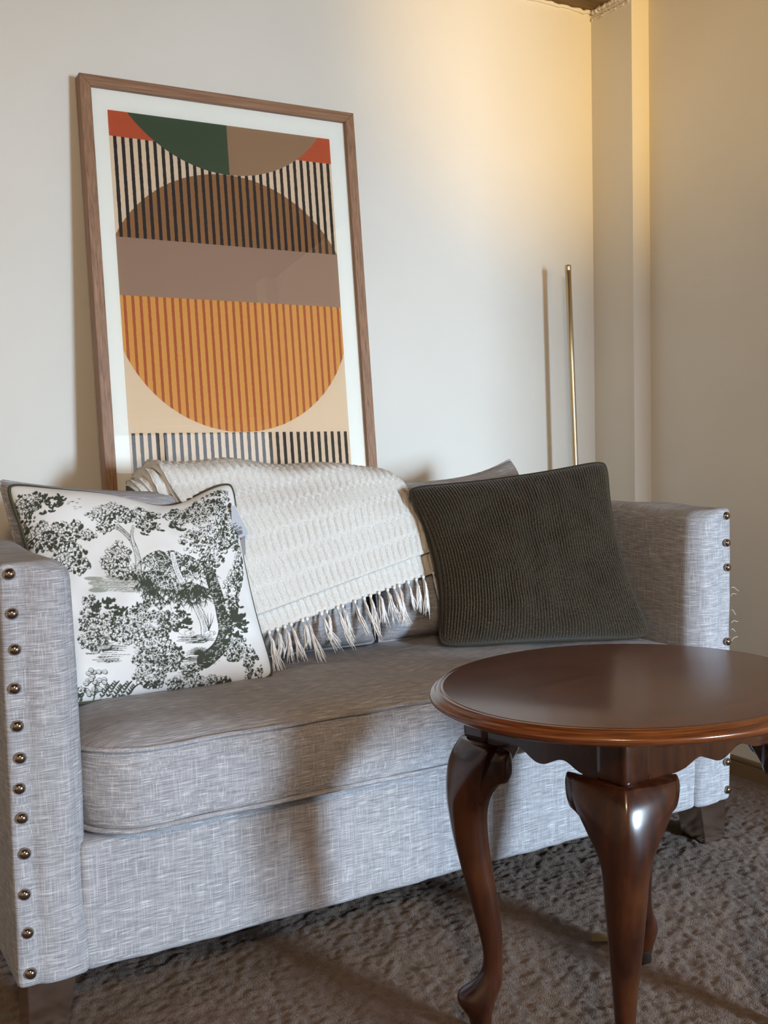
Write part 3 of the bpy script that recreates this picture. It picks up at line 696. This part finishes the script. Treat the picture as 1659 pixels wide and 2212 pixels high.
# ------------------------------------------------------------------ throw blanket over the back cushions
throw = empty('throw_blanket', (.95, 1.97, .80), 'cream textured cotton throw folded over the sofa back, with a fringed hem', 'blanket')
def sheet(xl_top, xl_bot, xr_top, xr_bot, zr_l, zr_r, hem_l, hem_r, off, nu, nv, waffle=True, th=.010, hem_w=.5, round_r=.045, seed=3, back=.10):
    s = np.linspace(0, 1, nu); V_ = np.zeros((nv, nu, 3)); wn = SN(seed, 3.2, dim=2); VL = np.zeros((nv, nu))
    for i, u in enumerate(s):
        zr = zr_l + (zr_r - zr_l) * u - round_r * sstep(np.array(u), .82, 1.0) ** 1.6 + .004 * sin(u * 17 + seed)
        hem = hem_l + (hem_r - hem_l) * u
        yf = lambda z: 1.872 + (z - .50) * .385 - off
        path = [(2.045 + back, zr - .07), (2.045 + back * .6, zr - .018), (2.055, zr), (2.008 - off * .6, zr - .010), (yf(zr - .05) + .012, zr - .046)]
        for z in np.linspace(zr - .09, hem, 5): path.append((yf(z) - .006 * sin(pi * (zr - z) / max(zr - hem, .01)), z))
        c = catmull(path, nv * 3); L = np.concatenate([[0], np.cumsum(np.linalg.norm(np.diff(c, axis=0), axis=1))])
        t = np.linspace(0, L[-1], nv); yy = np.interp(t, L, c[:, 0]); zz = np.interp(t, L, c[:, 1])
        k = np.clip((zr - zz) / max(zr - hem, .01), 0, 1) * sstep(t, 0, L[-1] * .3)
        X = (xl_top + (xr_top - xl_top) * u) * (1 - k) + (xl_bot + (xr_bot - xl_bot) * u) * k
        V_[:, i, 0] = X; V_[:, i, 1] = yy; V_[:, i, 2] = zz; VL[:, i] = L[-1] - t
    du = np.gradient(V_, axis=1); dv = np.gradient(V_, axis=0); N = np.cross(du, dv); N /= np.maximum(np.linalg.norm(N, axis=2), 1e-9)[..., None]
    if N[nv // 2 + 2, nu // 2, 1] > 0: N = -N
    UL = np.tile(np.linspace(0, 1, nu) * (xr_top - xl_top + xr_bot - xl_bot) / 2, (nv, 1))
    uvm = np.stack([UL, VL], -1); low = wn(uvm) * .0035
    if waffle:
        row = VL / .046 + .02 * np.sin(UL * 25); fr = row - np.floor(row); rid = np.floor(row)
        jit = .5 * (np.sin(rid * 12.9) + 1); cell = UL / .0165 + jit + .12 * np.sin(VL * 60 + rid)
        band = sstep(fr, .12, .22) * (1 - sstep(fr, .92, 1.0))
        rib = np.abs(np.sin(pi * cell)) ** .55
        h = .0065 * band * rib + .0050 * (1 - band)
    else: h = np.zeros_like(UL)
    fz = np.random.default_rng(seed).normal(0, .00035, UL.shape)
    O = V_ + N * (low + h + fz)[..., None]; I = V_ + N * (low - th)[..., None]
    V = np.vstack([O.reshape(-1, 3), I.reshape(-1, 3)]); n0 = nu * nv; G = gridF(nu, nv)
    Fc = [f[::-1] for f in G] + [tuple(n0 + k for k in f) for f in G]
    bd = [j * nu for j in range(nv)] + [(nv - 1) * nu + i for i in range(1, nu)] + [j * nu + nu - 1 for j in range(nv - 2, -1, -1)] + [i for i in range(nu - 2, 0, -1)]
    for a, b in zip(bd, bd[1:] + bd[:1]): Fc.append((a, b, n0 + b, n0 + a))
    return V, Fc, O
V, Fc, Om = sheet(.655, .765, 1.245, 1.232, .842, .812, .540, .640, .020, 420, 150)
mesh('upper_layer', V, Fc, M['throw'], throw)
V, Fc, Ou = sheet(.637, .745, 1.238, 1.240, .8285, .800, .497, .594, .004, 420, 130, seed=3)
mesh('lower_layer', V, Fc, M['throw'], throw)
# turned-under plies of the folded throw, stepping out at its left end
for xl, zr, off, sd in ((.6255, .8165, -.006, 5), (.6135, .8030, -.015, 8)):
    V, Fc, _o = sheet(xl, xl + .075, .80, .86, zr, zr - .004, .70, .70, off, 90, 90, th=.0075, round_r=0., seed=sd)
    mesh('folded_ply', V, Fc, M['throw'], throw)

# fringe tassels along the lower hem
tr2 = np.random.default_rng(9)
nT = 25
for q in range(nT):
    u = (q + .5 + tr2.uniform(-.36, .36)) / nT; i = int(u * (Ou.shape[1] - 1)); p = Ou[-1, i] + np.array((0, -.001, .001))
    parts = []; Ln = tr2.uniform(.046, .078); lean = tr2.uniform(-.014, .026); spread = tr2.uniform(.006, .015)
    kn = [p + np.array((0, -.003, .003 - .008 * t)) for t in np.linspace(0, 1, 4)]
    parts.append(tube(kn, [.0018, .0034, .0034, .002], 7))
    for s_ in range(15):
        a = tr2.uniform(0, 2 * pi); e = np.array((cos(a), .5 * sin(a), 0)) * spread * tr2.uniform(.3, 1); ph = tr2.uniform(0, 6); l = Ln * tr2.uniform(.8, 1.12)
        pts = []
        for t in np.linspace(0, 1, 7):
            z = p[2] - .004 - l * t; yfront = 1.872 + (z - .50) * .385 - .016 - .004 * sin(a)
            pts.append((p[0] + e[0] * t + lean * t * t + .0016 * sin(ph + 7 * t), min(p[1] - .003 + .0, yfront) if t > .15 else p[1] - .003, z))
        parts.append(tube(pts, [.0011] * 5 + [.0009, .0004], 4))
    mesh('tassel', *join(*parts), M['tassel'], throw)

# ------------------------------------------------------------------ framed print leaning on the wall
pic = empty('framed_print', (.942, 2.205, .692), 'framed abstract print of striped half circles in earth tones, leaning on the wall', 'picture')
P0 = np.array((.616, 2.291, 1.656)); pu = np.array((1., 0, 0)); pv = np.array((0, -.077, -.866)); pv /= np.linalg.norm(pv); pn = np.cross(pv, pu); pn = pn if pn[1] < 0 else -pn
PWd, PHt, FWd, DEP = .653, .967, .0235, .034
def ploc(u, v, w): return P0 + pu * u + pv * v + pn * w
def pbar(q):      # q = 4 (u,v) corners of a mitred member, front at w=0, back at w=-DEP, shallow rebate
    V = [ploc(u, v, 0) for u, v in q] + [ploc(u, v, -DEP) for u, v in q]
    return V, [(0, 1, 2, 3), (7, 6, 5, 4)] + [(i, i + 4, (i + 1) % 4 + 4, (i + 1) % 4) for i in range(4)]
o_, i_ = [(0, 0), (PWd, 0), (PWd, PHt), (0, PHt)], [(FWd, FWd), (PWd - FWd, FWd), (PWd - FWd, PHt - FWd), (FWd, PHt - FWd)]
for k in range(4):
    q = [o_[k], o_[(k + 1) % 4], i_[(k + 1) % 4], i_[k]]
    b = mesh('frame_member', *pbar(q), M['fh' if k % 2 == 0 else 'fv'], pic, False)
    bv = b.modifiers.new('b', 'BEVEL'); bv.width = .0012; bv.segments = 2
def panel(name, u0, u1, v0, v1, w0, w1, mat, uv=False):
    q = [(u0, v0), (u1, v0), (u1, v1), (u0, v1)]
    V = [ploc(a, b, w0) for a, b in q] + [ploc(a, b, w1) for a, b in q]
    Fc = [(0, 1, 2, 3), (7, 6, 5, 4)] + [(i, i + 4, (i + 1) % 4 + 4, (i + 1) % 4) for i in range(4)]
    return mesh(name, V, Fc, mat, pic, False, uv=(q + q) if uv else None)
panel('backing', FWd - .002, PWd - FWd + .002, FWd - .002, PHt - FWd + .002, -.018, -.024, M['backing'])
panel('mat_board', FWd - .001, PWd - FWd + .001, FWd - .001, PHt - FWd + .001, -.0125, -.0178, M['mount'])
panel('artwork', .0590, .5885, .0665, .905, -.0115, -.0124, M['art'], True)
panel('glass', FWd - .001, PWd - FWd + .001, FWd - .001, PHt - FWd + .001, -.0075, -.0090, M['glass'])

# ------------------------------------------------------------------ brass rod leaning in the corner
rod = empty('curtain_rod', (1.905, 2.215, 0), 'thin brass rod standing upright by the wall corner behind the sofa', 'rod')
ra, rb = np.array((1.905, 2.215, .0)), np.array((1.879, 2.238, 1.322))
mesh('pole', *tube([ra + (rb - ra) * t for t in np.linspace(0, 1, 6)], .0079, 16), M['brass'], rod)
dr = (rb - ra) / np.linalg.norm(rb - ra)
mesh('end_cap', *tube([rb - dr * .014, rb - dr * .010, rb - dr * .001, rb + dr * .003, rb + dr * .0035], [.0076, .0088, .0088, .0080, .0060], 16), M['brass'], rod)

# ------------------------------------------------------------------ oval occasional table
cx, cy, TH, TA, TB = 1.0434, 1.1275, .529, .2912, .2602
table = empty('side_table', (cx, cy, 0), 'dark mahogany oval side table with curved cabriole legs in front of the sofa', 'table')
prof = [(.030, -.0235), (.016, -.0225), (.008, -.0200), (.003, -.0172), (.0006, -.0140), (0, -.0110), (.0010, -.0085), (.0035, -.0068), (.0060, -.0062), (.0078, -.0052), (.0088, -.0030), (.0105, -.0012), (.0135, -.0004)]
def oring(i, z, n=128): return [(cx + (TA - i) * cos(2 * pi * k / n), cy + (TB - i) * sin(2 * pi * k / n), TH + z) for k in range(n)]
tt = mesh('table_top', *loft([oring(.016 + .0, -.010), oring(.0145, -.0006), oring(.020, 0), oring(.12, 0), oring(.2, 0)]), M['top'], table)
mesh('moulded_rim', *loft([oring(i, z) for i, z in prof]), M['rim'], tt)
px, py = .1940, .1517; pc = (cx + .0166, cy)
ZP = .446
def rpost(sx, sy):
    ox, oy = pc[0] + sx * px, pc[1] + sy * py; w = .050
    x0, x1 = sorted((ox, ox - sx * w)); y0, y1 = sorted((oy, oy - sy * w))
    return rbox((x0, x1, y0, y1, ZP, TH - .0225), .007, (10, 10, 12))
LEG = [(.447, .006, .085, .125, 1.2), (.440, .011, .090, .130, 1.2), (.426, .019, .094, .126, 1.25), (.408, .025, .090, .114, 1.3), (.385, .028, .080, .092, 1.5), (.360, .028, .066, .068, 1.9), (.335, .025, .057, .057, 2.1), (.298, .019, .0515, .0515, 2.2), (.252, .008, .0455, .0445, 2.2),
       (.205, -.004, .041, .0375, 2.2), (.16, -.015, .034, .0305, 2.2), (.129, -.021, .028, .0265, 2.2), (.104, -.019, .030, .0275, 2.2), (.083, -.006, .042, .036, 2.2), (.068, .013, .056, .046, 2.2), (.060, .018, .058, .050, 2.2), (.050, .015, .052, .050, 2.2),
       (.036, .005, .038, .042, 2.2), (.024, .0, .032, .034, 2.2), (.021, .0, .032, .034, 2.2)]
def legmesh(sx, sy):
    L = np.array(LEG); zz = np.linspace(0, len(L) - 1, 70); Q = catmull(L, 70)
    dg = np.array((sx, sy)) / math.sqrt(2); pp = np.array((-dg[1], dg[0])); cor = np.array((pc[0] + sx * (px - .0025), pc[1] + sy * (py - .0025))); rings = []
    for z, out, e, p, m in Q:
        c = cor + dg * (out - e / 2); n = 40; R = []
        for k in range(n):
            a = 2 * pi * k / n; ca, sa = cos(a), sin(a)
            R.append((*(c + dg * (e / 2 * np.sign(ca) * abs(ca) ** (2 / m)) + pp * (p / 2 * np.sign(sa) * abs(sa) ** (2 / m))), z))
        rings.append(R)
    return loft(rings)
def footpad(sx, sy):
    dg = np.array((sx, sy)) / math.sqrt(2); cor = np.array((pc[0] + sx * (px - .0025), pc[1] + sy * (py - .0025))); c = cor + dg * (0 - .016)
    return loft([[(c[0] + r * cos(a), c[1] + r * sin(a), z) for a in np.linspace(0, 2 * pi, 25)[:-1]] for r, z in ((.013, -.006), (.0145, -.004), (.0145, .014), (.0155, .016), (.0155, .0215))])
def ear(sx, sy, axis):
    """shaped bracket below the apron, running from the knee along x (axis 0) or y (axis 1)"""
    rings = []
    for t, hgt, dep in ((.0, .100, .034), (.022, .092, .034), (.036, .072, .034), (.048, .058, .033), (.060, .050, .031), (.070, .046, .027), (.075, .038, .020), (.0775, .026, .010)):
        R = []
        ax = (px if axis == 0 else py) - .006 - t - .012; nr = (py if axis == 0 else px)
        for k in range(20):
            a = 2 * pi * k / 20; ca, sa = cos(a), sin(a); o = np.sign(ca) * abs(ca) ** .8; s = np.sign(sa) * abs(sa) ** .75
            off = nr + .016 * dep / .034 - dep / 2 * (1 - o) ; z = ZP - .0005 - hgt / 2 + hgt / 2 * s
            taper = 1 - .35 * (ZP - z) / .1
            off = nr - .012 + (off - nr + .012) * taper
            pnt = (pc[0] + sx * ax, pc[1] + sy * off) if axis == 0 else (pc[0] + sx * off, pc[1] + sy * ax)
            R.append((*pnt, z))
        rings.append(R)
    return loft(rings)
for sx, sy in ((-1, -1), (-1, 1), (1, 1), (1, -1)):
    mesh('corner_post', *rpost(sx, sy), M['leg'], table)
    lg = mesh('leg', *legmesh(sx, sy), M['leg'], table)
    mesh('foot_pad', *footpad(sx, sy), M['felt'], lg)
    for axis in (0, 1): mesh('knee_block', *ear(sx, sy, axis), M['leg'], lg)
def apron(axis, s):
    hl = (px if axis == 0 else py) - .049; n = 61; t = np.linspace(-hl, hl, n); a = np.abs(t)
    zb_ = ZP - .0075 + np.interp(a, [0, .012, .026, .040, .052, .066, .085, hl], [-.003, -.001, .007, .0125, .0115, .004, .0005, .0])
    zb_ = np.convolve(np.pad(zb_, 2, 'edge'), np.ones(5) / 5, 'valid') + .006
    f = (py if axis == 0 else px) - .0045; V = []
    for off in (f, f - .018):
        for z in (zb_, np.full(n, TH - .0228)):
            for q, zz in zip(t, z):
                V.append((pc[0] + q, pc[1] + s * off, zz) if axis == 0 else (pc[0] + s * off, pc[1] + q, zz))
    Fc = []
    for i in range(n - 1):
        Fc += [(i, i + 1, n + i + 1, n + i), (2 * n + i, 3 * n + i, 3 * n + i + 1, 2 * n + i + 1), (i, 2 * n + i, 2 * n + i + 1, i + 1), (n + i, n + i + 1, 3 * n + i + 1, 3 * n + i)]
    Fc += [(0, n, 3 * n, 2 * n), (n - 1, 3 * n - 1, 4 * n - 1, 2 * n - 1)]
    return V, Fc
for axis in (0, 1):
    for s in (-1, 1): mesh('apron', *apron(axis, s), M['leg'], table, False)
table.rotation_euler.z = radians(6.4)

# ------------------------------------------------------------------ litter on the carpet
V = [(1.190, 1.376, .003), (1.214, 1.360, .004), (1.230, 1.366, .005), (1.226, 1.386, .005), (1.204, 1.390, .007)]
V += [(x, y, z + .0012) for x, y, z in V]
sc2 = mesh('paper_scrap', V, [(4, 3, 2, 1, 0), (5, 6, 7, 8, 9)] + [(i, (i + 1) % 5, 5 + (i + 1) % 5, 5 + i) for i in range(5)], M['scrap'], None, False)
sc2['label'] = 'small tan paper scrap lying on the carpet beneath the table'; sc2['category'] = 'scrap'
